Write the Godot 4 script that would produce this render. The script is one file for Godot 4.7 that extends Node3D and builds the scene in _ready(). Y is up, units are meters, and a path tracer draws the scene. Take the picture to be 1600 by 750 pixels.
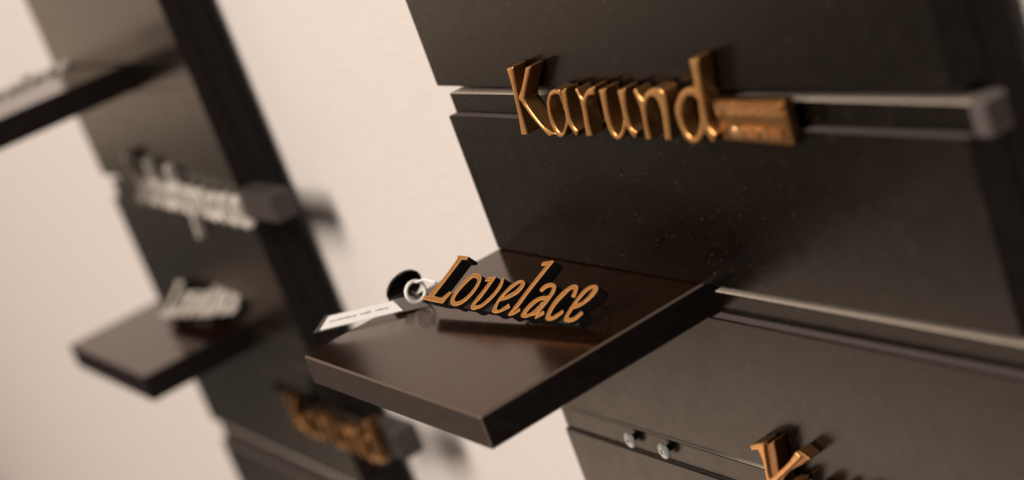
extends Node3D

# One unit of the working drawing is 107 mm; all shapes below are given in units and scaled by U.
const U := 0.107
const LETTER_CELL := 0.0052

# camera fitted to the place: x runs along the display columns, y up, z out of the wall
const CAM_AT := Vector3(8.2358, 1.7943, 4.0758)
const CAM_RIGHT := Vector3(0.51401526, -0.3329547, -0.79052481)
const CAM_UP := Vector3(-0.08427903, 0.89753044, -0.43282346)
const CAM_BACK := Vector3(0.85363069, 0.28910253, 0.43328325)
const FOCAL := 84.335

# near column
const COL_W := 3.874
const COL_T := 0.364
const SLOT := 0.178
const PITCH := 1.0
const SHELF_W := 1.895
const SHELF_D := 1.3135
# far column
const FAR_AT := Vector3(-7.263, -0.947, 0.0)
const FAR_TILT := 0.014
const FAR_W := 3.45
const FAR_T := 0.296
const FAR_SLOT := 0.235
const FAR_PITCH := 1.315
const FAR_SHELF_W := 2.15
const FAR_SHELF_D := 0.95

# letter outlines: letter, closed loop?, then left and right edge points along each stroke in thousandths of a unit
const CAST_WORD = [
	["K", 0, [96, 368, 158, 375, 89, 300, 131, 305, 74, 227, 108, 231, 56, 157, 91, 165, 36, 86, 78, 94, 4, 1, 66, 6]],
	["K", 0, [279, 371, 330, 377, 227, 317, 269, 316, 171, 262, 209, 256, 124, 224, 157, 202, 106, 205, 121, 185]],
	["K", 0, [119, 212, 161, 209, 128, 176, 163, 181, 165, 114, 197, 120, 221, 50, 253, 55, 273, 2, 344, 18]],
	["a", 1, [517, 242, 499, 228, 497, 254, 478, 232, 461, 257, 449, 229, 413, 238, 417, 215, 364, 191, 379, 172, 338, 131, 360, 126, 329, 71, 358, 80, 340, 22, 373, 42, 367, 0, 394, 28, 409, 8, 422, 40, 455, 45, 470, 88, 490, 91, 491, 129]],
	["a", 0, [529, 252, 575, 263, 520, 210, 554, 218, 504, 156, 536, 162, 487, 102, 524, 108, 492, 65, 530, 68, 526, 8, 552, 42]],
	["r", 0, [655, 261, 670, 264, 663, 225, 683, 226, 663, 196, 702, 202, 653, 148, 689, 152, 632, 79, 670, 83, 609, 11, 661, 18]],
	["r", 0, [667, 180, 688, 160, 684, 201, 707, 186, 725, 238, 734, 215, 773, 264, 770, 230, 828, 274, 800, 229]],
	["u", 0, [854, 259, 914, 266, 845, 209, 892, 220, 832, 147, 872, 158, 823, 90, 859, 99, 827, 38, 860, 55, 865, 5, 880, 31, 916, 20, 912, 46, 961, 58, 949, 81, 989, 89, 975, 120]],
	["u", 0, [1005, 257, 1071, 268, 996, 206, 1044, 214, 987, 155, 1024, 161, 976, 114, 1017, 121, 978, 69, 1016, 75, 1016, 13, 1048, 53]],
	["n", 0, [1128, 255, 1152, 267, 1134, 223, 1165, 236, 1139, 183, 1188, 199, 1131, 133, 1166, 139, 1117, 78, 1148, 81, 1099, 13, 1140, 17]],
	["n", 0, [1154, 186, 1173, 159, 1180, 209, 1188, 184, 1220, 246, 1225, 217, 1276, 268, 1260, 229, 1326, 270, 1284, 221, 1354, 248, 1293, 189, 1351, 202, 1286, 137, 1332, 138, 1271, 87, 1292, 20, 1246, 16]],
	["d", 1, [1614, 258, 1586, 217, 1585, 275, 1569, 233, 1536, 274, 1527, 236, 1472, 247, 1477, 205, 1400, 177, 1436, 154, 1388, 107, 1423, 98, 1395, 52, 1434, 61, 1424, 15, 1463, 40, 1474, 11, 1499, 56, 1528, 41, 1536, 95, 1566, 83, 1559, 134, 1599, 179, 1582, 185]],
	["d", 0, [1615, 402, 1683, 412, 1611, 354, 1659, 357, 1595, 286, 1642, 292, 1587, 223, 1625, 230, 1562, 140, 1607, 151, 1565, 71, 1603, 97, 1595, 16, 1635, 60]],
]
const SLANTED_WORD = [
	["L", 0, [132, 267, 142, 246, 181, 268, 188, 246, 228, 267, 227, 248]],
	["L", 0, [148, 259, 187, 256, 98, 140, 131, 135, 41, 34, 77, 25, 45, 10, 74, 4]],
	["L", 0, [-19, 16, 6, -2, 65, 24, 81, -6, 150, 20, 180, -8]],
	["L", 0, [141, 6, 179, -8, 167, 35, 195, 24, 195, 62, 218, 59]],
	["o", 1, [359, 181, 361, 156, 400, 169, 385, 147, 414, 138, 388, 123, 405, 90, 374, 82, 374, 38, 344, 42, 333, 2, 307, 17, 287, -12, 279, 13, 243, 2, 261, 28, 231, 39, 268, 64, 250, 86, 296, 109, 284, 140, 326, 145, 321, 172, 346, 155]],
	["v", 0, [446, 146, 457, 141, 461, 167, 480, 149, 521, 176, 499, 152]],
	["v", 0, [491, 165, 522, 175, 464, 104, 497, 110, 436, 49, 469, 47, 420, 3, 446, 16, 442, -17, 457, 9, 483, -7, 478, 13, 513, 7, 499, 24, 556, 50, 538, 67, 587, 100, 563, 108, 597, 140, 572, 143, 587, 175, 572, 169]],
	["e", 0, [623, 49, 621, 65, 684, 68, 663, 84, 744, 105, 712, 115, 767, 150, 738, 150, 748, 173, 727, 160, 711, 172, 713, 151, 662, 141, 680, 124, 621, 83, 642, 80]],
	["e", 0, [662, 141, 680, 124, 621, 83, 642, 80, 603, 32, 626, 44, 602, -7, 629, 9, 633, -16, 644, 2, 678, -3, 669, 13, 728, 26, 706, 45]],
	["l", 0, [832, 264, 844, 261, 836, 282, 862, 268, 911, 297, 882, 271]],
	["l", 0, [877, 286, 914, 298, 824, 180, 856, 184, 792, 113, 822, 114, 758, 35, 788, 35, 738, -11, 760, 5, 750, -18, 772, 6, 777, -9, 782, 16, 814, 16, 803, 31]],
	["a", 0, [892, 138, 914, 126, 913, 165, 937, 149, 953, 180, 965, 160, 997, 171, 980, 155, 1009, 142, 982, 134, 999, 106, 965, 97, 977, 57, 947, 54, 945, 10, 915, 2]],
	["a", 0, [952, 52, 928, 52, 946, 16, 916, -3, 947, -12, 928, 6, 1000, 17, 986, 35]],
	["a", 0, [972, 112, 967, 90, 915, 101, 926, 82, 867, 68, 890, 51, 839, 21, 869, 19, 835, -8, 866, 6, 866, -16, 884, 7, 911, 1, 904, 20, 950, 35, 936, 53, 968, 64, 943, 81]],
	["c", 0, [1168, 122, 1139, 125, 1164, 170, 1143, 155, 1144, 186, 1132, 163, 1109, 181, 1112, 156, 1061, 139, 1086, 122, 1026, 78, 1054, 70, 1018, 7, 1045, 18, 1050, -12, 1062, 12, 1093, 4, 1084, 26, 1132, 40, 1119, 54]],
	["e", 0, [1171, 60, 1187, 88, 1230, 82, 1228, 105, 1281, 128, 1257, 139, 1303, 172, 1272, 175, 1291, 194, 1265, 180, 1258, 196, 1254, 177, 1210, 169, 1227, 152, 1178, 107, 1198, 101]],
	["e", 0, [1210, 169, 1227, 152, 1178, 107, 1198, 101, 1158, 46, 1184, 57, 1155, 5, 1176, 24, 1189, -4, 1195, 18, 1233, 10, 1222, 29, 1270, 50, 1250, 61]],
]
const SERIF_BASE = [
	["K", 0, [29, 211, 159, 280, 38, 161, 141, 190, 23, 56, 117, 94, 17, -86, 110, -51, 2, -215, 123, -183]],
	["K", 0, [327, 265, 396, 233, 244, 192, 315, 183, 130, 105, 216, 128, 57, 54, 131, 61, 13, 11, 62, 1]],
	["K", 0, [71, 35, 136, 73, 57, -76, 122, -48, 26, -209, 120, -173]],
	["K", 0, [-31, 219, -25, 191, 20, 240, 8, 205, 103, 266, 63, 208]],
]
const SERIF_RAISED = [
	["K", 0, [29, 211, 92, 260, 34, 176, 74, 196, 33, 133, 62, 145, 15, 40, 43, 61, 12, -87, 42, -69, -2, -216, 43, -204]],
	["K", 0, [322, 263, 350, 239, 234, 185, 278, 185, 122, 104, 183, 115, 49, 52, 111, 63, -2, 2, 44, 7]],
	["K", 0, [-31, 219, -25, 191, 20, 240, 8, 205, 93, 262, 60, 209]],
]
const CAST_AT := Vector3(0.898, -0.222, 0.1)
const SLANT_AT := Vector3(0.4272, -0.9, 0.7268)
const SLANT_U := Vector3(0.9921, -0.0337, -0.1206)
const SLANT_V := Vector3(-0.0745, 0.6155, -0.7846)
const SLANT_N := Vector3(0.1006, 0.7874, 0.6082)
const SERIF_AT := Vector3(2.032, -2.028, 0.1)

var taken := {}
var mat := {}
var rng := RandomNumberGenerator.new()


func _ready() -> void:
	rng.seed = 41
	# ---- camera
	var cam := Camera3D.new()
	cam.name = "camera"
	var lens := CameraAttributesPhysical.new()
	lens.frustum_focal_length = FOCAL
	lens.frustum_focus_distance = 8.5 * U
	lens.frustum_near = 0.05
	lens.frustum_far = 30.0
	lens.exposure_aperture = 5.1
	cam.attributes = lens
	cam.keep_aspect = Camera3D.KEEP_HEIGHT
	cam.fov = 16.1964
	cam.near = 0.05
	cam.far = 30.0
	cam.transform = Transform3D(Basis(CAM_RIGHT, CAM_UP, CAM_BACK).orthonormalized(), CAM_AT * U)
	add_child(cam)
	cam.current = true
	# ---- air and exposure
	var env := Environment.new()
	env.background_mode = Environment.BG_COLOR
	env.background_color = Color(0.50, 0.42, 0.34).linear_to_srgb()
	env.background_energy_multiplier = 0.22
	env.tonemap_mode = Environment.TONE_MAPPER_LINEAR
	env.tonemap_exposure = 1.0
	env.sdfgi_enabled = true
	env.ssao_enabled = true
	env.ssil_enabled = true
	var world := WorldEnvironment.new()
	world.environment = env
	add_child(world)
	# ---- lamp and added lights
	lamp("ceiling_lamp", Vector3(6.0, 25.0, 33.0), Vector3(-1.0, -1.0, 0.0), Vector2(2.0, 2.0), Color(1.0, 0.94, 0.87), 26.8)
	lamp("added_low_light", Vector3(-30.0, -28.3, 22.1), Vector3(0.0, -28.3, 22.1), Vector2(3.4, 1.92), Color(1.0, 0.86, 0.75), 3.05, -0.55)  # unseen light added low at left so the lower boards reflect something bright
	lamp("added_left_light", Vector3(-30.0, 2.4, 14.0), Vector3(0.0, 2.4, 14.0), Vector2(3.1, 1.77), Color(1.0, 0.86, 0.74), 1.44, -0.2)  # second unseen light, added for the sheen on the far and upper boards
	make_materials()
	build_wall()
	build_near_column()
	build_far_column()
	build_lettering()
	build_tag()
	build_screws()


func lamp(called: String, at: Vector3, target: Vector3, size: Vector2, color: Color, energy: float, roll := 0.0) -> void:
	var l := AreaLight3D.new()
	l.name = called
	l.area_size = size
	l.area_normalize_energy = true
	l.light_color = color
	l.light_energy = energy
	l.shadow_enabled = true
	l.set("area_range", 12.0)
	l.transform = Transform3D(Basis.IDENTITY, at * U).looking_at(target * U, Vector3.UP) * Transform3D(Basis(Vector3(0, 0, 1), roll), Vector3.ZERO)
	add_child(l)


# ------------------------------------------------------------------ naming
func numbered(called: String) -> String:
	var n: int = taken.get(called, 0)
	taken[called] = n + 1
	return called if n == 0 else "%s_%03d" % [called, n]


func tag(o: Node, label: String, category: String, group := "") -> void:
	o.set_meta("label", label)
	o.set_meta("category", category)
	if group:
		o.set_meta("group", group)


func thing(called: String, label: String, category: String, at := Vector3.ZERO, turn := Basis.IDENTITY, group := "") -> Node3D:
	var o := Node3D.new()
	o.name = numbered(called)
	o.transform = Transform3D(turn, at * U)
	add_child(o)
	tag(o, label, category, group)
	return o


func part(called: String, mesh: Mesh, material: Material, parent: Node, at := Vector3.ZERO, turn := Basis.IDENTITY) -> MeshInstance3D:
	var o := MeshInstance3D.new()
	o.name = called
	o.mesh = mesh
	if material:
		o.material_override = material
	o.transform = Transform3D(turn, at * U)
	parent.add_child(o, true)
	return o


# ------------------------------------------------------------------ mesh helpers (units in, metres out)
func tri(st: SurfaceTool, a: Vector3, b: Vector3, c: Vector3, n: Vector3) -> void:
	var turned := (c - a).cross(b - a).dot(n) < 0.0
	st.set_normal(n)
	st.add_vertex(a * U)
	st.set_normal(n)
	st.add_vertex((c if turned else b) * U)
	st.set_normal(n)
	st.add_vertex((b if turned else c) * U)


func quad(st: SurfaceTool, a: Vector3, b: Vector3, c: Vector3, d: Vector3, n: Vector3) -> void:
	tri(st, a, b, c, n)
	tri(st, a, c, d, n)


func start() -> SurfaceTool:
	var st := SurfaceTool.new()
	st.begin(Mesh.PRIMITIVE_TRIANGLES)
	return st


func add_box(st: Array, lo: Vector3, hi: Vector3, ch: float) -> void:
	# a box whose edges are chamfered by ch; st holds the tools for the faces across x, y, z and for the chamfers
	var mid := (lo + hi) * 0.5
	var h := (hi - lo) * 0.5
	var k := Vector3(maxf(h.x - ch, 0.0), maxf(h.y - ch, 0.0), maxf(h.z - ch, 0.0))
	for s in [-1.0, 1.0]:
		quad(st[0], mid + Vector3(s * h.x, -k.y, -k.z), mid + Vector3(s * h.x, k.y, -k.z), mid + Vector3(s * h.x, k.y, k.z), mid + Vector3(s * h.x, -k.y, k.z), Vector3(s, 0, 0))
		quad(st[1], mid + Vector3(-k.x, s * h.y, -k.z), mid + Vector3(k.x, s * h.y, -k.z), mid + Vector3(k.x, s * h.y, k.z), mid + Vector3(-k.x, s * h.y, k.z), Vector3(0, s, 0))
		quad(st[2], mid + Vector3(-k.x, -k.y, s * h.z), mid + Vector3(k.x, -k.y, s * h.z), mid + Vector3(k.x, k.y, s * h.z), mid + Vector3(-k.x, k.y, s * h.z), Vector3(0, 0, s))
	if ch <= 0.0:
		return
	for s in [-1.0, 1.0]:
		for t in [-1.0, 1.0]:
			quad(st[3], mid + Vector3(-k.x, s * h.y, t * k.z), mid + Vector3(k.x, s * h.y, t * k.z), mid + Vector3(k.x, s * k.y, t * h.z), mid + Vector3(-k.x, s * k.y, t * h.z), Vector3(0, s, t).normalized())
			quad(st[3], mid + Vector3(s * h.x, -k.y, t * k.z), mid + Vector3(s * h.x, k.y, t * k.z), mid + Vector3(s * k.x, k.y, t * h.z), mid + Vector3(s * k.x, -k.y, t * h.z), Vector3(s, 0, t).normalized())
			quad(st[3], mid + Vector3(s * h.x, t * k.y, -k.z), mid + Vector3(s * h.x, t * k.y, k.z), mid + Vector3(s * k.x, t * h.y, k.z), mid + Vector3(s * k.x, t * h.y, -k.z), Vector3(s, t, 0).normalized())
			for r in [-1.0, 1.0]:
				tri(st[3], mid + Vector3(s * h.x, t * k.y, r * k.z), mid + Vector3(s * k.x, t * h.y, r * k.z), mid + Vector3(s * k.x, t * k.y, r * h.z), Vector3(s, t, r).normalized())


func box(lo: Vector3, hi: Vector3, ch := 0.008) -> ArrayMesh:
	var st := start()
	add_box([st, st, st, st], lo, hi, ch)
	return st.commit()


func board_box(lo: Vector3, hi: Vector3, ch: float, faces: Array) -> ArrayMesh:
	# faces: materials of the faces across x, y, z and of the chamfers
	var st := [start(), start(), start(), start()]
	add_box(st, lo, hi, ch)
	var m := ArrayMesh.new()
	for k in 4:
		st[k].commit(m)
		m.surface_set_material(k, faces[k])
	return m


func lathe(profile: Array, sides := 40, closed := false) -> ArrayMesh:
	# turns (radius, height) pairs about +z, with smooth normals along each straight run
	var st := start()
	var count := profile.size() if closed else profile.size() - 1
	for i in count:
		var p: Vector2 = profile[i]
		var q: Vector2 = profile[(i + 1) % profile.size()]
		if p.distance_to(q) < 1e-6:
			continue
		var n2 := Vector2(q.y - p.y, -(q.x - p.x)).normalized()
		for k in sides:
			var a0 := TAU * k / sides
			var a1 := TAU * (k + 1) / sides
			var d0 := Vector3(cos(a0), sin(a0), 0)
			var d1 := Vector3(cos(a1), sin(a1), 0)
			var n0 := (d0 * n2.x + Vector3(0, 0, n2.y)).normalized()
			var n1 := (d1 * n2.x + Vector3(0, 0, n2.y)).normalized()
			var v := [d0 * p.x + Vector3(0, 0, p.y), d1 * p.x + Vector3(0, 0, p.y), d1 * q.x + Vector3(0, 0, q.y), d0 * q.x + Vector3(0, 0, q.y)]
			var nn := [n0, n1, n1, n0]
			for t in [[0, 1, 2], [0, 2, 3]]:
				var fn: Vector3 = (v[t[2]] - v[t[0]]).cross(v[t[1]] - v[t[0]])
				var order: Array = t if fn.dot(n0 + n1) >= 0.0 else [t[0], t[2], t[1]]
				for e in order:
					st.set_normal(nn[e])
					st.add_vertex(v[e] * U)
	return st.commit()


func ring_mesh(radius: float, thick: float) -> ArrayMesh:
	var prof := []
	for k in 14:
		var a := -TAU * k / 14.0
		prof.append(Vector2(radius + thick * cos(a), thick * sin(a)))
	return lathe(prof, 48, true)


func sheet(grid: Array, thick: float) -> ArrayMesh:
	# a bent sheet from rows of points, with a little thickness
	var st := start()
	var up := []
	for i in grid.size():
		var row := []
		for j in grid[i].size():
			var du: Vector3 = grid[mini(i + 1, grid.size() - 1)][j] - grid[maxi(i - 1, 0)][j]
			var dv: Vector3 = grid[i][mini(j + 1, grid[i].size() - 1)] - grid[i][maxi(j - 1, 0)]
			row.append(du.cross(dv).normalized() * thick * 0.5)
		up.append(row)
	for i in grid.size() - 1:
		for j in grid[i].size() - 1:
			for s in [-1.0, 1.0]:
				var a: Vector3 = grid[i][j] + up[i][j] * s
				var b: Vector3 = grid[i + 1][j] + up[i + 1][j] * s
				var c: Vector3 = grid[i + 1][j + 1] + up[i + 1][j + 1] * s
				var d: Vector3 = grid[i][j + 1] + up[i][j + 1] * s
				quad(st, a, b, c, d, up[i][j].normalized() * s)
	var rim := []
	var last: int = grid.size() - 1
	var wide: int = grid[0].size() - 1
	for i in last:
		rim.append([i, 0, i + 1, 0])
		rim.append([i, wide, i + 1, wide])
	for j in wide:
		rim.append([0, j, 0, j + 1])
		rim.append([last, j, last, j + 1])
	for r in rim:
		var a: Vector3 = grid[r[0]][r[1]]
		var b: Vector3 = grid[r[2]][r[3]]
		var na: Vector3 = up[r[0]][r[1]]
		var nb: Vector3 = up[r[2]][r[3]]
		quad(st, a + na, b + nb, b - nb, a - na, (b - a).cross(na).normalized())
	return st.commit()


func tube(points: Array, radius: float, sides := 10) -> ArrayMesh:
	var st := start()
	var rings := []
	for i in points.size():
		var d: Vector3 = (points[mini(i + 1, points.size() - 1)] - points[maxi(i - 1, 0)]).normalized()
		var x := d.cross(Vector3(0.3, 1.0, 0.2)).normalized()
		var y := d.cross(x)
		var row := []
		for k in sides:
			var a := TAU * k / sides
			row.append(x * cos(a) + y * sin(a))
		rings.append(row)
	for i in points.size() - 1:
		for k in sides:
			var j := (k + 1) % sides
			var na: Vector3 = rings[i][k]
			var nb: Vector3 = rings[i][j]
			quad(st, points[i] + na * radius, points[i] + nb * radius, points[i + 1] + rings[i + 1][j] * radius, points[i + 1] + rings[i + 1][k] * radius, (na + nb).normalized())
	for e in [0, points.size() - 1]:
		var n: Vector3 = (points[e] - points[1 if e == 0 else e - 1]).normalized()
		for k in sides:
			tri(st, points[e], points[e] + rings[e][k] * radius, points[e] + rings[e][(k + 1) % sides] * radius, n)
	return st.commit()


# ------------------------------------------------------------------ letters: strokes -> distance field -> rounded solid
func smooth_edge(p: PackedVector2Array, steps: int) -> PackedVector2Array:
	var out := PackedVector2Array()
	for i in p.size() - 1:
		var a := p[maxi(i - 1, 0)]
		var d := p[mini(i + 2, p.size() - 1)]
		for k in steps:
			out.append(p[i].cubic_interpolate(p[i + 1], a, d, float(k) / steps))
	out.append(p[p.size() - 1])
	return out


func stroke_outline(left: PackedVector2Array, right: PackedVector2Array, steps := 5) -> PackedVector2Array:
	var out := smooth_edge(left, steps)
	var back := smooth_edge(right, steps)
	back.reverse()
	out.append_array(back)
	return out


func outlines(strokes: Array) -> Array:
	# groups the traced strokes by letter: [[letter, [outline, ...]], ...]
	var out := []
	for s in strokes:
		if out.is_empty() or out[-1][0] != s[0]:
			out.append([s[0], []])
		var left := PackedVector2Array()
		var right := PackedVector2Array()
		var v: Array = s[2]
		for i in v.size() / 4:
			left.append(Vector2(v[i * 4], v[i * 4 + 1]) * 0.001)
			right.append(Vector2(v[i * 4 + 2], v[i * 4 + 3]) * 0.001)
		if s[1] == 0:
			out[-1][1].append(stroke_outline(left, right))
		else:
			var n := left.size()
			for half in [[0, n / 2 + 1], [n / 2 - 1, n + 2]]:
				var l := PackedVector2Array()
				var r := PackedVector2Array()
				for k in range(half[0], half[1]):
					l.append(left[k % n])
					r.append(right[k % n])
				out[-1][1].append(stroke_outline(l, r))
	return out


func pen(points: Array, half: float, steps := 4) -> PackedVector2Array:
	# a stroke of even width along a centre line
	var line := smooth_edge(PackedVector2Array(points), steps)
	var left := PackedVector2Array()
	var right := PackedVector2Array()
	for i in line.size():
		var d := (line[mini(i + 1, line.size() - 1)] - line[maxi(i - 1, 0)]).normalized()
		left.append(line[i] + d.orthogonal() * half)
		right.append(line[i] - d.orthogonal() * half)
	right.reverse()
	left.append_array(right)
	return left


func solid(shapes: Array, z0: float, z1: float, bevel: float, cell: float) -> ArrayMesh:
	var lo := Vector2(1e9, 1e9)
	var hi := -lo
	for poly in shapes:
		for p in poly:
			lo = lo.min(p)
			hi = hi.max(p)
	lo -= Vector2.ONE * cell * 3.3
	hi += Vector2.ONE * cell * 3.3
	var nx := int(ceil((hi.x - lo.x) / cell)) + 1
	var ny := int(ceil((hi.y - lo.y) / cell)) + 1
	var sd := PackedFloat32Array()
	sd.resize(nx * ny)
	sd.fill(1.0)
	var pad := cell * 3.2
	for poly: PackedVector2Array in shapes:
		var plo := Vector2(1e9, 1e9)
		var phi := -plo
		for p in poly:
			plo = plo.min(p)
			phi = phi.max(p)
		var i0 := maxi(int((plo.x - pad - lo.x) / cell), 0)
		var i1 := mini(int((phi.x + pad - lo.x) / cell) + 1, nx - 1)
		var j0 := maxi(int((plo.y - pad - lo.y) / cell), 0)
		var j1 := mini(int((phi.y + pad - lo.y) / cell) + 1, ny - 1)
		var n := poly.size()
		for j in range(j0, j1 + 1):
			for i in range(i0, i1 + 1):
				var p := lo + Vector2(i, j) * cell
				var best := 1e9
				var wind := 0
				var a := poly[n - 1]
				for k in n:
					var b := poly[k]
					var c := Geometry2D.get_closest_point_to_segment(p, a, b)
					var dd := c.distance_squared_to(p)
					if dd < best:
						best = dd
					if a.y <= p.y:
						if b.y > p.y and (b - a).cross(p - a) > 0.0:
							wind += 1
					elif b.y <= p.y and (b - a).cross(p - a) < 0.0:
						wind -= 1
					a = b
				var d := sqrt(best) * (-1.0 if wind != 0 else 1.0)
				var at := j * nx + i
				if d < sd[at]:
					sd[at] = d
	# levels across the thickness, fine at the rounded front edge
	var mid := (z0 + z1) * 0.5
	var half := (z1 - z0) * 0.5
	var zs := PackedFloat32Array([z0 - 0.004, z0 + 0.004, mid])
	for k in [1.6, 1.15, 0.75, 0.4, 0.12]:
		zs.append(z1 - bevel * k)
	zs.append(z1 + bevel * 0.3)
	var nz := zs.size()
	var field := func(s: float, z: float) -> float:
		var a := s + bevel
		var b := absf(z - mid) - half + bevel
		return minf(maxf(a, b), 0.0) + Vector2(maxf(a, 0.0), maxf(b, 0.0)).length() - bevel
	var f := PackedFloat32Array()
	f.resize(nx * ny * nz)
	for k in nz:
		var b := absf(zs[k] - mid) - half + bevel
		for q in nx * ny:
			var a := sd[q] + bevel
			f[k * nx * ny + q] = minf(maxf(a, b), 0.0) + Vector2(maxf(a, 0.0), maxf(b, 0.0)).length() - bevel
	var sample := func(p: Vector2) -> float:
		var g := (p - lo) / cell
		var i := clampi(int(g.x), 0, nx - 2)
		var j := clampi(int(g.y), 0, ny - 2)
		var u := g.x - i
		var v := g.y - j
		var q := j * nx + i
		return lerpf(lerpf(sd[q], sd[q + 1], u), lerpf(sd[q + nx], sd[q + nx + 1], u), v)
	var verts := PackedVector3Array()
	var norms := PackedVector3Array()
	var tones := PackedColorArray()
	var index := PackedInt32Array()
	var cell_vertex := {}
	var layer := nx * ny
	var corner := [0, 1, nx, nx + 1, layer, layer + 1, layer + nx, layer + nx + 1]
	var edges := [[0, 1], [2, 3], [4, 5], [6, 7], [0, 2], [1, 3], [4, 6], [5, 7], [0, 4], [1, 5], [2, 6], [3, 7]]
	var e := cell * 0.6
	for k in nz - 1:
		for j in ny - 1:
			for i in nx - 1:
				var at := k * layer + j * nx + i
				var inside := 0
				for c in corner:
					if f[at + c] < 0.0:
						inside += 1
				if inside == 0 or inside == 8:
					continue
				var sum := Vector3.ZERO
				var cnt := 0
				for ed in edges:
					var fa := f[at + corner[ed[0]]]
					var fb := f[at + corner[ed[1]]]
					if (fa < 0.0) == (fb < 0.0):
						continue
					var t := fa / (fa - fb)
					var ca: int = ed[0]
					var cb: int = ed[1]
					var pa := Vector3(lo.x + (i + (ca & 1)) * cell, lo.y + (j + (ca >> 1 & 1)) * cell, zs[k + (ca >> 2)])
					var pb := Vector3(lo.x + (i + (cb & 1)) * cell, lo.y + (j + (cb >> 1 & 1)) * cell, zs[k + (cb >> 2)])
					sum += pa.lerp(pb, t)
					cnt += 1
				var p := sum / cnt
				var n := Vector3.ZERO
				for turn in 3:
					var s: float = sample.call(Vector2(p.x, p.y))
					var gx: float = (sample.call(Vector2(p.x + e, p.y)) - sample.call(Vector2(p.x - e, p.y))) / (2.0 * e)
					var gy: float = (sample.call(Vector2(p.x, p.y + e)) - sample.call(Vector2(p.x, p.y - e))) / (2.0 * e)
					var a := maxf(s + bevel, 0.0)
					var b := maxf(absf(p.z - mid) - half + bevel, 0.0)
					var sg := signf(p.z - mid)
					if a == 0.0 and b == 0.0:
						n = Vector3(gx, gy, 0.0) if s + bevel > absf(p.z - mid) - half + bevel else Vector3(0, 0, sg)
					else:
						n = Vector3(gx * a, gy * a, sg * b)
					n = n.normalized()
					if turn < 2:
						var fv: float = field.call(s, p.z)
						p -= n * clampf(fv, -cell * 0.5, cell * 0.5)
				cell_vertex[at] = verts.size()
				verts.append(p * U)
				norms.append(n)
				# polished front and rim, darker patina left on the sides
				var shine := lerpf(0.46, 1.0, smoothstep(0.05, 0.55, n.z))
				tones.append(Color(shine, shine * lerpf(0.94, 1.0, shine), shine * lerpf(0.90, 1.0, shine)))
	for k in range(0, nz):
		for j in range(0, ny):
			for i in range(0, nx):
				var at := k * layer + j * nx + i
				var s0 := f[at] < 0.0
				for axis in 3:
					var step: int = [1, nx, layer][axis]
					if (axis == 0 and i == nx - 1) or (axis == 1 and j == ny - 1) or (axis == 2 and k == nz - 1):
						continue
					if (f[at + step] < 0.0) == s0:
						continue
					var o1: int = [nx, layer, 1][axis]
					var o2: int = [layer, 1, nx][axis]
					var q := [at, at - o1, at - o1 - o2, at - o2]
					var ok := true
					for c in q:
						if not cell_vertex.has(c):
							ok = false
					if not ok:
						continue
					var va: int = cell_vertex[q[0]]
					var vb: int = cell_vertex[q[1]]
					var vc: int = cell_vertex[q[2]]
					var vd: int = cell_vertex[q[3]]
					var want := norms[va] + norms[vb] + norms[vc] + norms[vd]
					for t in [[va, vb, vc], [va, vc, vd]]:
						var fn: Vector3 = (verts[t[2]] - verts[t[0]]).cross(verts[t[1]] - verts[t[0]])
						if fn.dot(want) >= 0.0:
							index.append_array([t[0], t[1], t[2]])
						else:
							index.append_array([t[0], t[2], t[1]])
	var arrays := []
	arrays.resize(Mesh.ARRAY_MAX)
	arrays[Mesh.ARRAY_VERTEX] = verts
	arrays[Mesh.ARRAY_NORMAL] = norms
	arrays[Mesh.ARRAY_COLOR] = tones
	arrays[Mesh.ARRAY_INDEX] = index
	var m := ArrayMesh.new()
	m.add_surface_from_arrays(Mesh.PRIMITIVE_TRIANGLES, arrays)
	return m


# ------------------------------------------------------------------ materials
func noise_tex(freq: float, lo: Color, hi: Color, size := 512, octaves := 4, normal := 0.0) -> NoiseTexture2D:
	var n := FastNoiseLite.new()
	n.seed = rng.randi() % 1000
	n.noise_type = FastNoiseLite.TYPE_SIMPLEX_SMOOTH
	n.frequency = freq
	n.fractal_octaves = octaves
	var t := NoiseTexture2D.new()
	t.width = size
	t.height = size
	t.seamless = true
	t.noise = n
	if normal > 0.0:
		t.as_normal_map = true
		t.bump_strength = normal
	else:
		var g := Gradient.new()
		g.set_color(0, lo)
		g.set_color(1, hi)
		t.color_ramp = g
	return t


func std(color: Color, rough: float, metal := 0.0) -> StandardMaterial3D:
	var m := StandardMaterial3D.new()
	m.albedo_color = color.linear_to_srgb()
	m.roughness = rough
	m.metallic = metal
	return m


func triplanar(m: StandardMaterial3D, per_metre: float) -> void:
	m.uv1_triplanar = true
	m.uv1_world_triplanar = true
	m.uv1_scale = Vector3.ONE * per_metre


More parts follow.
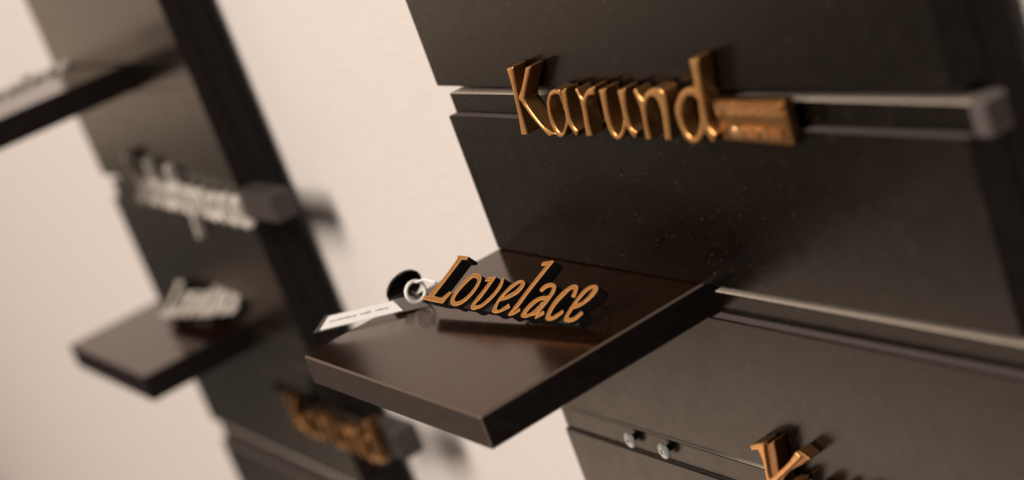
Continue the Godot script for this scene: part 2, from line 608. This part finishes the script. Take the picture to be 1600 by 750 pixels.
func dust_image(base: Color, specks: int, bright: float) -> ImageTexture:
	# dark lacquer with scattered lint and dust
	var im := Image.create(1024, 1024, false, Image.FORMAT_RGB8)
	var n := FastNoiseLite.new()
	n.seed = 7
	n.frequency = 0.012
	n.fractal_octaves = 5
	for y in 1024:
		for x in 1024:
			var v := 1.0 + 0.22 * n.get_noise_2d(x, y)
			im.set_pixel(x, y, Color(base.r * v, base.g * v, base.b * v).linear_to_srgb())
	for k in specks:
		var x := rng.randi() % 1000 + 8
		var y := rng.randi() % 1000 + 8
		var v := bright * rng.randf() * rng.randf()
		var c := Color(base.r + v, base.g + v * 0.85, base.b + v * 0.66).linear_to_srgb()
		im.set_pixel(x, y, c)
		if rng.randf() < 0.5:
			im.set_pixel(x + 1, y, c)
			im.set_pixel(x, y + 1, c)
			im.set_pixel(x + 1, y + 1, c)
		if rng.randf() < 0.18:
			var a := rng.randf() * TAU
			for s in rng.randi_range(2, 7):
				im.set_pixel(clampi(x + int(cos(a) * s), 0, 1023), clampi(y + int(sin(a) * s), 0, 1023), c)
				a += rng.randf_range(-0.4, 0.4)
		elif rng.randf() < 0.3:
			im.set_pixel(x + 1, y, c)
			im.set_pixel(x, y + 1, c)
	im.generate_mipmaps()
	return ImageTexture.create_from_image(im)


func make_materials() -> void:
	var lacquer := std(Color(1, 1, 1), 0.3)
	lacquer.albedo_texture = dust_image(Color(0.0048, 0.0031, 0.0023), 1500, 0.5)
	lacquer.roughness_texture = noise_tex(0.02, Color(0.8, 0.8, 0.8), Color(1, 1, 1))
	lacquer.normal_enabled = true
	lacquer.normal_texture = noise_tex(0.05, Color.BLACK, Color.WHITE, 512, 3, 2.0)
	lacquer.normal_scale = 0.006
	triplanar(lacquer, 5.0)
	mat.lacquer = lacquer
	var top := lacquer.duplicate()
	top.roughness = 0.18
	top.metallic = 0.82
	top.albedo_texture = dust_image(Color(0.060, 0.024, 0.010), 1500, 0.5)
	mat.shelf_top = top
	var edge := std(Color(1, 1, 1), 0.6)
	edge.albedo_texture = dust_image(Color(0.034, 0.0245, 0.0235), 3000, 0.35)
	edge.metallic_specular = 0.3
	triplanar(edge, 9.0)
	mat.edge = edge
	var side := std(Color(1, 1, 1), 0.7)
	side.albedo_texture = noise_tex(0.02, Color(0.010, 0.0075, 0.0075).linear_to_srgb(), Color(0.019, 0.015, 0.015).linear_to_srgb(), 512, 6)
	side.metallic_specular = 0.15
	triplanar(side, 9.0)
	mat.side = side
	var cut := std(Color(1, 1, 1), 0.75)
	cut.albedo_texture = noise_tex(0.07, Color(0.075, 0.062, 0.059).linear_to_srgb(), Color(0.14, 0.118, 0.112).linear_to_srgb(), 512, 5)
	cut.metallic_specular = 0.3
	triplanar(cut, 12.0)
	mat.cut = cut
	mat.lit_grey = std(Color(0.088, 0.075, 0.073), 0.7)  # paler grey with the light on the rail end put into its colour
	mat.chamfer_highlight = std(Color(0.085, 0.062, 0.050), 0.5)  # paler chamfer colour paints the highlight line along the shelf edge
	mat.cap = std(Color(0.030, 0.025, 0.0245), 0.6)
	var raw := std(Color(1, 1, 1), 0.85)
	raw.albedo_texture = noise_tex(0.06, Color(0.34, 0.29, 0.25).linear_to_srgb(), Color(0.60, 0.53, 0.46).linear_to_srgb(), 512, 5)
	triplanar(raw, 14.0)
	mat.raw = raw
	# wall: cream, faint fibres running along
	var im := Image.create(1024, 1024, false, Image.FORMAT_RGB8)
	var n := FastNoiseLite.new()
	n.seed = 21
	n.frequency = 0.02
	n.fractal_octaves = 5
	for y in 1024:
		for x in 1024:
			var v := 1.0 + 0.09 * n.get_noise_2d(x * 0.3, y * 6.0) + 0.025 * n.get_noise_2d(x * 2.0 + 500, y * 2.0)
			im.set_pixel(x, y, Color(0.765 * v, 0.725 * v, 0.735 * v).linear_to_srgb())
	im.generate_mipmaps()
	var wall := std(Color(1, 1, 1), 0.8)
	wall.albedo_texture = ImageTexture.create_from_image(im)
	triplanar(wall, 4.0)
	mat.wall = wall
	# cast bronze with a warm brown patina, polished faces
	var bronze := std(Color(1, 1, 1), 0.42, 0.82)
	bronze.albedo_texture = noise_tex(0.03, Color(0.68, 0.355, 0.135).linear_to_srgb(), Color(0.90, 0.49, 0.19).linear_to_srgb(), 512, 5)
	bronze.roughness_texture = noise_tex(0.05, Color(0.7, 0.7, 0.7), Color(1, 1, 1))
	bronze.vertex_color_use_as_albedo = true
	bronze.normal_enabled = true
	bronze.normal_texture = noise_tex(0.09, Color.BLACK, Color.WHITE, 512, 4, 4.0)
	bronze.normal_scale = 0.12
	triplanar(bronze, 16.0)
	mat.bronze = bronze
	var gilt := std(Color(1, 1, 1), 0.5, 0.2)
	gilt.albedo_texture = noise_tex(0.08, Color(0.54, 0.25, 0.072).linear_to_srgb(), Color(0.72, 0.345, 0.105).linear_to_srgb(), 512, 5)
	triplanar(gilt, 30.0)
	mat.gilt = gilt
	var black := std(Color(1, 1, 1), 0.5)
	black.albedo_texture = noise_tex(0.15, Color(0.004, 0.004, 0.0045).linear_to_srgb(), Color(0.016, 0.016, 0.017).linear_to_srgb(), 512, 3)
	triplanar(black, 40.0)
	mat.black = black
	mat.pewter = std(Color(0.52, 0.49, 0.47), 0.5, 0.4)
	mat.silver = std(Color(0.78, 0.74, 0.71), 0.5, 0.35)
	var polished := bronze.duplicate()
	polished.albedo_texture = null
	polished.vertex_color_use_as_albedo = false
	polished.albedo_color = Color(0.86, 0.54, 0.27).linear_to_srgb()
	var plate := bronze.duplicate()
	plate.albedo_color = Color(0.45, 0.42, 0.40).linear_to_srgb()
	mat.plate = plate
	mat.polished = polished
	mat.steel_dark = std(Color(0.25, 0.26, 0.27), 0.4, 0.8)
	mat.steel = std(Color(0.74, 0.80, 0.82), 0.3, 0.55)
	mat.pin = std(Color(0.22, 0.22, 0.22), 0.35, 0.9)
	mat.gloss_black = std(Color(0.006, 0.006, 0.007), 0.16)
	mat.white_plastic = std(Color(0.88, 0.89, 0.90), 0.6)
	var clear := StandardMaterial3D.new()
	clear.transparency = BaseMaterial3D.TRANSPARENCY_ALPHA
	clear.albedo_color = Color(0.95, 0.94, 0.93, 0.035)
	clear.roughness = 0.12
	clear.metallic_specular = 0.25
	mat.clear = clear
	mat.paper = std(Color(0.76, 0.76, 0.79), 0.8)
	mat.ink = std(Color(0.08, 0.08, 0.085), 0.7)


# ------------------------------------------------------------------ the place
func build_wall() -> void:
	var w := part("wall", box(Vector3(-70, -45, -6.45), Vector3(40, 30, -0.45), 0.0), mat.wall, self)
	w.set_meta("kind", "structure")
	w.set_meta("label", "pale cream wall behind both dark display columns")


func column(label: String, at: Vector3, turn: Basis, w: float, t: float, slot: float, tops: Array, ends: Vector2, rails: Array) -> Node3D:
	# tops: upper edges of the slots, from the highest down; ends: top and bottom of the whole column
	var c := thing("display_column", label, "display stand", at, turn, "dark slotted display columns")
	var front := t * 0.5
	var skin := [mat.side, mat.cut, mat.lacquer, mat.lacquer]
	var from: float = ends.x
	for y: float in tops + [ends.y]:
		part("board", board_box(Vector3(0, y, -front + 0.002), Vector3(w, from, 0), 0.007, skin), null, c)
		from = y - slot
	part("back_panel", board_box(Vector3(0.0, ends.y, -t), Vector3(w, ends.x, -front - 0.002), 0.007, skin), null, c)
	for r in rails:
		# [top of its slot, start, end, how far its front lies back]
		var y: float = r[0]
		if r[3] < 0.01:
			part("rail", board_box(Vector3(r[1], y - slot + 0.001, -front + 0.004), Vector3(r[2], y - 0.001, -r[3]), 0.003, [mat.side, mat.lacquer, mat.lacquer, mat.lacquer]), null, c)
			continue
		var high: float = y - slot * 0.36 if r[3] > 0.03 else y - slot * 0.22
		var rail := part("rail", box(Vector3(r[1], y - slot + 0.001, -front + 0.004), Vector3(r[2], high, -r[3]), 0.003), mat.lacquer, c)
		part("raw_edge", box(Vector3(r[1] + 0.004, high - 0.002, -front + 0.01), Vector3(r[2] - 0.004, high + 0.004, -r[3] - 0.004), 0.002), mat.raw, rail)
	return c


func shelf(label: String, at: Vector3, turn: Basis, w: float, d: float, thick: float, into: float, face: Material) -> void:
	var s := thing("shelf", label, "shelf", at, turn, "small dark shelves pushed into column slots")
	part("panel", board_box(Vector3(0, -thick, -into), Vector3(w, 0, d), 0.010, [mat.side, mat.shelf_top, face, mat.chamfer_highlight if face == mat.edge else mat.side]), null, s)


func build_near_column() -> void:
	var c := column("dark brown slotted display column in the foreground, with bronze lettering", Vector3.ZERO, Basis.IDENTITY, COL_W, COL_T, SLOT, [PITCH, 0.0, -PITCH, -2.0 * PITCH], Vector2(1.9, -3.6), [[PITCH, 0.012, COL_W - 0.02, 0.05], [0.0, 0.012, COL_W + 0.012, 0.05], [-PITCH, SHELF_W + 0.012, COL_W - 0.01, 0.05], [-2.0 * PITCH, 0.002, COL_W - 0.01, 0.02]])
	part("rail_end", board_box(Vector3(COL_W + 0.004, -0.19, -0.168), Vector3(COL_W + 0.085, -0.046, -0.03), 0.013, [mat.edge, mat.lit_grey, mat.lit_grey, mat.lit_grey]), null, c)  # top and front coloured as lit, end face kept darker
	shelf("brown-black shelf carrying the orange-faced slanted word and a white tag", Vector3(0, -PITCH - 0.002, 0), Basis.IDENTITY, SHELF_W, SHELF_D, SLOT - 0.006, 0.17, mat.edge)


func build_far_column() -> void:
	var turn := Basis(Vector3(0, 0, 1), FAR_TILT)
	var c := column("out-of-focus dark display column in the background at left, with silver lettering", FAR_AT, turn, FAR_W, FAR_T, FAR_SLOT, [1.085, 0.0, -FAR_PITCH, -2.0 * FAR_PITCH], Vector2(3.4, -5.0), [[0.0, 0.02, FAR_W + 0.3, 0.05], [1.085, 2.1, FAR_W - 0.002, 0.004], [-FAR_PITCH, FAR_SHELF_W + 0.02, FAR_W - 0.002, 0.004], [-2.0 * FAR_PITCH, 0.02, FAR_W - 0.02, 0.05]])
	part("rail_end", box(Vector3(FAR_W + 0.02, -0.2, -0.14), Vector3(FAR_W + 0.68, 0.03, 0.05), 0.02), mat.cap, c)
	part("rail", box(Vector3(2.3, -2.03, 0.002), Vector3(4.3, -1.85, 0.05), 0.01), mat.lacquer, c)
	part("rail_end", box(Vector3(4.3, -2.07, -0.12), Vector3(4.72, -1.83, 0.07), 0.02), mat.cap, c)
	shelf("blurred shelf at half height of the far column, holding a silver word", FAR_AT + turn * Vector3(0, -FAR_PITCH, 0), turn, FAR_SHELF_W, FAR_SHELF_D, FAR_SLOT - 0.008, 0.13, mat.side)
	shelf("blurred topmost shelf of the far column, cut off by the left picture edge", FAR_AT + turn * Vector3(0, 1.081, 0), turn, 2.08, 1.6, FAR_SLOT - 0.008, 0.13, mat.side)


func cast_word(called: String, label: String, category: String, at: Vector3, turn: Basis, letters: Array, material: Material, group := "") -> Node3D:
	var w := thing(called, label, category, at, turn, group)
	for l in letters:
		part("letter", l, material, w)
	return w


func build_lettering() -> void:
	# bronze word on the upper slot of the near column: front faces at z = 0.1, backs against the board
	var cast := []
	for l in outlines(CAST_WORD):
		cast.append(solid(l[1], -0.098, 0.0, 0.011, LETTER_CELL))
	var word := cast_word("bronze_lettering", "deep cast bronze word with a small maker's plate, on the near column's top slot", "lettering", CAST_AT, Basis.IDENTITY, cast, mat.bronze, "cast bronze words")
	var plate := [PackedVector2Array([Vector2(1.625, 0.202), Vector2(2.094, 0.209), Vector2(2.076, 0.007), Vector2(1.624, 0.015)])]
	var pm := part("plate", solid(plate, -0.098, -0.04, 0.008, 0.009), mat.plate, word)
	plate_text(pm)
	# slanted word on the shelf: black sides, orange metal faces, lying back on its pins
	var basis := Basis(SLANT_U, SLANT_V, SLANT_N).orthonormalized()
	var slanted := thing("slanted_lettering", "slanted black word with orange-gold faces lying on the near shelf", "lettering", SLANT_AT, basis)
	for l in outlines(SLANTED_WORD):
		var body := part("letter", solid(l[1], -0.076, -0.0045, 0.003, 0.0046), mat.black, slanted)
		part("face", solid(l[1], -0.0042, 0.0, 0.0025, 0.0046), mat.gilt, body)
	part("joining_bar", box(Vector3(0.02, -0.004, -0.078), Vector3(1.235, 0.04, -0.03), 0.004), mat.black, slanted)
	for p in [[1.235, 0.14, 0.16], [0.755, 0.02, 0.088]]:
		part("pin", tube([Vector3(p[0], p[1], -0.05), Vector3(p[0], p[1], -p[2])], 0.0105), mat.pin, slanted)
	# serif word at the lower picture edge
	var serif := thing("serif_lettering", "bronze serif word at the bottom edge, first letter with a stepped front", "lettering", SERIF_AT, Basis.IDENTITY, "cast bronze words")
	var first := part("letter", solid(outlines(SERIF_BASE)[0][1], -0.098, -0.014, 0.006, LETTER_CELL), mat.plate, serif)
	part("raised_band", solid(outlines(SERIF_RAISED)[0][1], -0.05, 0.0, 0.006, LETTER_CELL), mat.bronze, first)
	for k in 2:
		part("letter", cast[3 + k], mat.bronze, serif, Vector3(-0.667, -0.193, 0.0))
	far_lettering(cast)


func plate_text(plate: Node3D) -> void:
	var font := SystemFont.new()
	font.font_names = PackedStringArray(["Droid Sans"])
	font.font_weight = 700
	var rows := [["STRASSACKER", 1.660, 0.140, 0.046], ["B R O N Z E", 1.765, 0.045, 0.038]]
	for r in rows:
		var t := TextMesh.new()
		t.text = r[0]
		t.font = font
		t.font_size = 32
		t.pixel_size = r[3] * U / 23.0
		t.depth = 0.034 * U
		t.horizontal_alignment = HORIZONTAL_ALIGNMENT_LEFT
		t.vertical_alignment = VERTICAL_ALIGNMENT_BOTTOM
		part("raised_text", t, mat.polished, plate, Vector3(r[1], r[2] - 0.012, -0.034))
	part("raised_emblem", lathe([Vector2(0.0, 0.006), Vector2(0.022, 0.005), Vector2(0.026, 0.002), Vector2(0.027, -0.004)], 20), mat.polished, plate, Vector3(1.715, 0.06, -0.04))


func far_lettering(cast: Array) -> void:
	var turn := Basis(Vector3(0, 0, 1), FAR_TILT)
	# silver script on the upper slot of the far column, drawn with a pen of even width
	var h := 0.026
	var script := []
	script.append([pen([Vector2(0.30, 0.52), Vector2(0.24, 0.58), Vector2(0.12, 0.55), Vector2(0.10, 0.43), Vector2(0.24, 0.30), Vector2(0.26, 0.14), Vector2(0.12, 0.02), Vector2(0.0, 0.10)], h)])
	var lower := func(x: float, tall: float) -> Array:
		return [pen([Vector2(x, 0.0), Vector2(x + 0.05, tall * 0.6), Vector2(x + 0.09, tall)], h), pen([Vector2(x + 0.02, 0.15), Vector2(x + 0.1, 0.28), Vector2(x + 0.17, 0.27), Vector2(x + 0.17, 0.05), Vector2(x + 0.26, 0.03)], h)]
	var bowl := func(x: float) -> Array:
		return [pen([Vector2(x + 0.22, 0.22), Vector2(x + 0.12, 0.28), Vector2(x + 0.02, 0.17), Vector2(x + 0.05, 0.02), Vector2(x + 0.18, 0.06)], h), pen([Vector2(x + 0.23, 0.28), Vector2(x + 0.2, 0.1), Vector2(x + 0.32, 0.02)], h)]
	script.append(bowl.call(0.36))
	script.append(lower.call(0.68, 0.55))
	script.append(bowl.call(0.98))
	script.append(lower.call(1.28, 0.52))
	script.append([pen([Vector2(1.64, 0.28), Vector2(1.58, 0.0), Vector2(1.52, -0.28)], h), pen([Vector2(1.60, 0.05), Vector2(1.66, 0.28), Vector2(1.80, 0.25), Vector2(1.80, 0.08), Vector2(1.66, 0.02)], h)])
	script.append(lower.call(1.90, 0.28))
	script.append(bowl.call(2.20))
	script.append(lower.call(2.52, 0.28))
	script.append(lower.call(2.84, 0.28))
	var meshes := []
	for s in script:
		meshes.append(solid(s, -0.1, 0.0, 0.012, 0.016))
	cast_word("silver_lettering", "blurred silver script word on the far column's upper slot", "lettering", FAR_AT + turn * Vector3(1.12, -0.17, 0.1), (turn * Basis(Vector3(0, 0, 1), -0.035)).scaled(Vector3.ONE * 0.80), meshes, mat.silver, "silver words on the far column")
	# short silver words lying on the far shelves
	var bodies := []
	var faces := []
	var thick := []
	for l in outlines(SLANTED_WORD):
		var fat := []
		for o in l[1]:
			fat.append(Geometry2D.offset_polygon(o, 0.012)[0])
		bodies.append(solid(fat, -0.15, -0.012, 0.006, 0.01))
		thick.append(solid(fat, -0.06, 0.0, 0.006, 0.01))
		faces.append(solid(fat, -0.011, 0.0, 0.004, 0.01))
	var along := Vector3(1.39, 0.10, -0.21).normalized()
	var up := (Vector3(0, 1, -0.9) - along * Vector3(0, 1, -0.9).dot(along)).normalized()
	silver_word("blurred silver word with dark sides on the far column's half-height shelf", FAR_AT + turn * Vector3(1.02, -FAR_PITCH + 0.11, 0.30), turn * Basis(along, up, along.cross(up)).scaled(Vector3.ONE * 1.12), bodies, faces)
	along = Vector3(0.12, 0.02, -1.0).normalized()
	up = (Vector3(-1.0, 0.16, 0) - along * Vector3(-1.0, 0.16, 0).dot(along)).normalized()
	silver_word("blurred silver word lying on the topmost far shelf by the picture's left edge", FAR_AT + turn * Vector3(1.80, 1.081 + 0.14, 1.45), turn * Basis(along, up, along.cross(up)).scaled(Vector3.ONE * 0.85), [], thick)
	# bronze word low on the far column
	cast_word("bronze_lettering", "blurred bronze word low on the far column, running past its right edge", "lettering", FAR_AT + turn * Vector3(2.90, -2.11, 0.17), turn, cast, mat.plate, "cast bronze words")


func silver_word(label: String, at: Vector3, turn: Basis, bodies: Array, faces: Array) -> void:
	var w := thing("silver_lettering", label, "lettering", at, turn, "silver words on the far column")
	for k in faces.size():
		if bodies.is_empty():
			part("letter", faces[k], mat.pewter, w)
		else:
			part("face", faces[k], mat.pewter, part("letter", bodies[k], mat.black, w))


func build_tag() -> void:
	# black disc with a short neck beside the first slanted letter
	var axis := Vector3(0.86, -0.50, 0.04).normalized()
	var side := Vector3(0, 0, 1).cross(axis).normalized()
	var turn := Basis(side, axis.cross(side), axis)
	var disc := thing("black_disc", "glossy black disc with short neck left of the slanted word's first letter", "knob", Vector3(-0.03, -0.946, 0.609), turn)
	part("disc", lathe([Vector2(0.0, -0.016), Vector2(0.10, -0.016), Vector2(0.112, -0.012), Vector2(0.114, 0.0), Vector2(0.108, 0.006), Vector2(0.03, 0.012), Vector2(0.0, 0.012)], 56), mat.gloss_black, disc)
	part("neck", lathe([Vector2(0.028, 0.01), Vector2(0.026, 0.06), Vector2(0.027, 0.20), Vector2(0.024, 0.208), Vector2(0.0, 0.208)], 28), mat.gloss_black, disc)
	# white ring round the neck, clear sleeve, printed paper slip
	var t := thing("hang_tag", "white paper tag in a clear sleeve hanging by a white ring from the word", "tag", Vector3(0.29, -0.91, 0.68))
	part("ring", ring_mesh(0.057, 0.0105), mat.white_plastic, t, Vector3(-0.10, -0.015, -0.03), Basis(CAM_RIGHT, CAM_UP, CAM_BACK).orthonormalized() * Basis(Vector3(0, 1, 0), 0.5))
	part("strap", tube([Vector3(0.185, -0.878, 0.63) - Vector3(0.29, -0.91, 0.68), Vector3(0.32, -0.845, 0.628) - Vector3(0.29, -0.91, 0.68), Vector3(0.462, -0.842, 0.64) - Vector3(0.29, -0.91, 0.68)], 0.007), mat.white_plastic, t)
	var corner := func(u: float, v: float, sag: float) -> Vector3:
		# u runs from the ring outwards, v across the slip
		var a := Vector3(0.204, -0.98, 0.764).lerp(Vector3(-0.179, -0.98, 1.108), u)
		var b := Vector3(0.157, -0.92, 0.779).lerp(Vector3(-0.14, -0.92, 1.043), u)
		return a.lerp(b, v) + Vector3(0.62, 0.35, 0.70) * (sag + 0.006 * sin(u * 2.6)) - Vector3(0.29, -0.91, 0.68)
	var slip := []
	var front := []
	var back := []
	for i in 9:
		var r0 := []
		var r1 := []
		var r2 := []
		for j in 4:
			r0.append(corner.call(i / 8.0, j / 3.0, 0.0))
			r1.append(corner.call(-0.28 + 1.34 * i / 8.0, -0.10 + 1.2 * j / 3.0, 0.007))
			r2.append(corner.call(-0.28 + 1.28 * i / 8.0, -0.14 + 1.2 * j / 3.0, -0.012 - 0.012 * i / 8.0))
		slip.append(r0)
		front.append(r1)
		back.append(r2)
	var paper := part("paper", sheet(slip, 0.003), mat.paper, t)
	part("sleeve", sheet(front, 0.003), mat.clear, t)
	part("sleeve", sheet(back, 0.003), mat.clear, t)
	var st := start()
	var u := 0.92
	while u > 0.14:
		if not (u < 0.56 and u > 0.50) and not (u < 0.36 and u > 0.31):
			var hgt := rng.randf_range(0.10, 0.17)
			var a: Vector3 = corner.call(u, 0.46, 0.003)
			var b: Vector3 = corner.call(u - 0.012, 0.46, 0.003)
			var c: Vector3 = corner.call(u - 0.012, 0.46 + hgt, 0.003)
			var d: Vector3 = corner.call(u, 0.46 + hgt, 0.003)
			quad(st, a, b, c, d, Vector3.UP)
		u -= rng.randf_range(0.018, 0.03)
	var ink := part("print", st.commit(), mat.ink, paper)
	ink.set_meta("kind", "stuff")


func build_screws() -> void:
	var head := lathe([Vector2(0.0, -0.012), Vector2(0.048, -0.010), Vector2(0.049, -0.004), Vector2(0.043, 0.006), Vector2(0.026, 0.012), Vector2(0.0, 0.013)], 32)
	var arm := box(Vector3(-0.02, -0.0045, 0.006), Vector3(0.02, 0.0045, 0.0145), 0.001)
	for k in 2:
		var s := thing("screw", ["bright cross-head screw standing out of the lower slot, left of two", "bright cross-head screw standing out of the lower slot, right of two"][k], "screw", [Vector3(0.735, -2.094, 0.02), Vector3(1.052, -2.094, 0.02)][k], Basis(Vector3(0, 0, 1), [0.4, 1.0][k]), "screws in the lower slot")
		part("head", head, mat.steel, s)
		part("shank", tube([Vector3(0, 0, -0.075), Vector3(0, 0, -0.008)], 0.02), mat.black, s)
		part("cross_recess", arm, mat.steel_dark, s)
		part("cross_recess", arm, mat.steel_dark, s, Vector3.ZERO, Basis(Vector3(0, 0, 1), PI / 2))
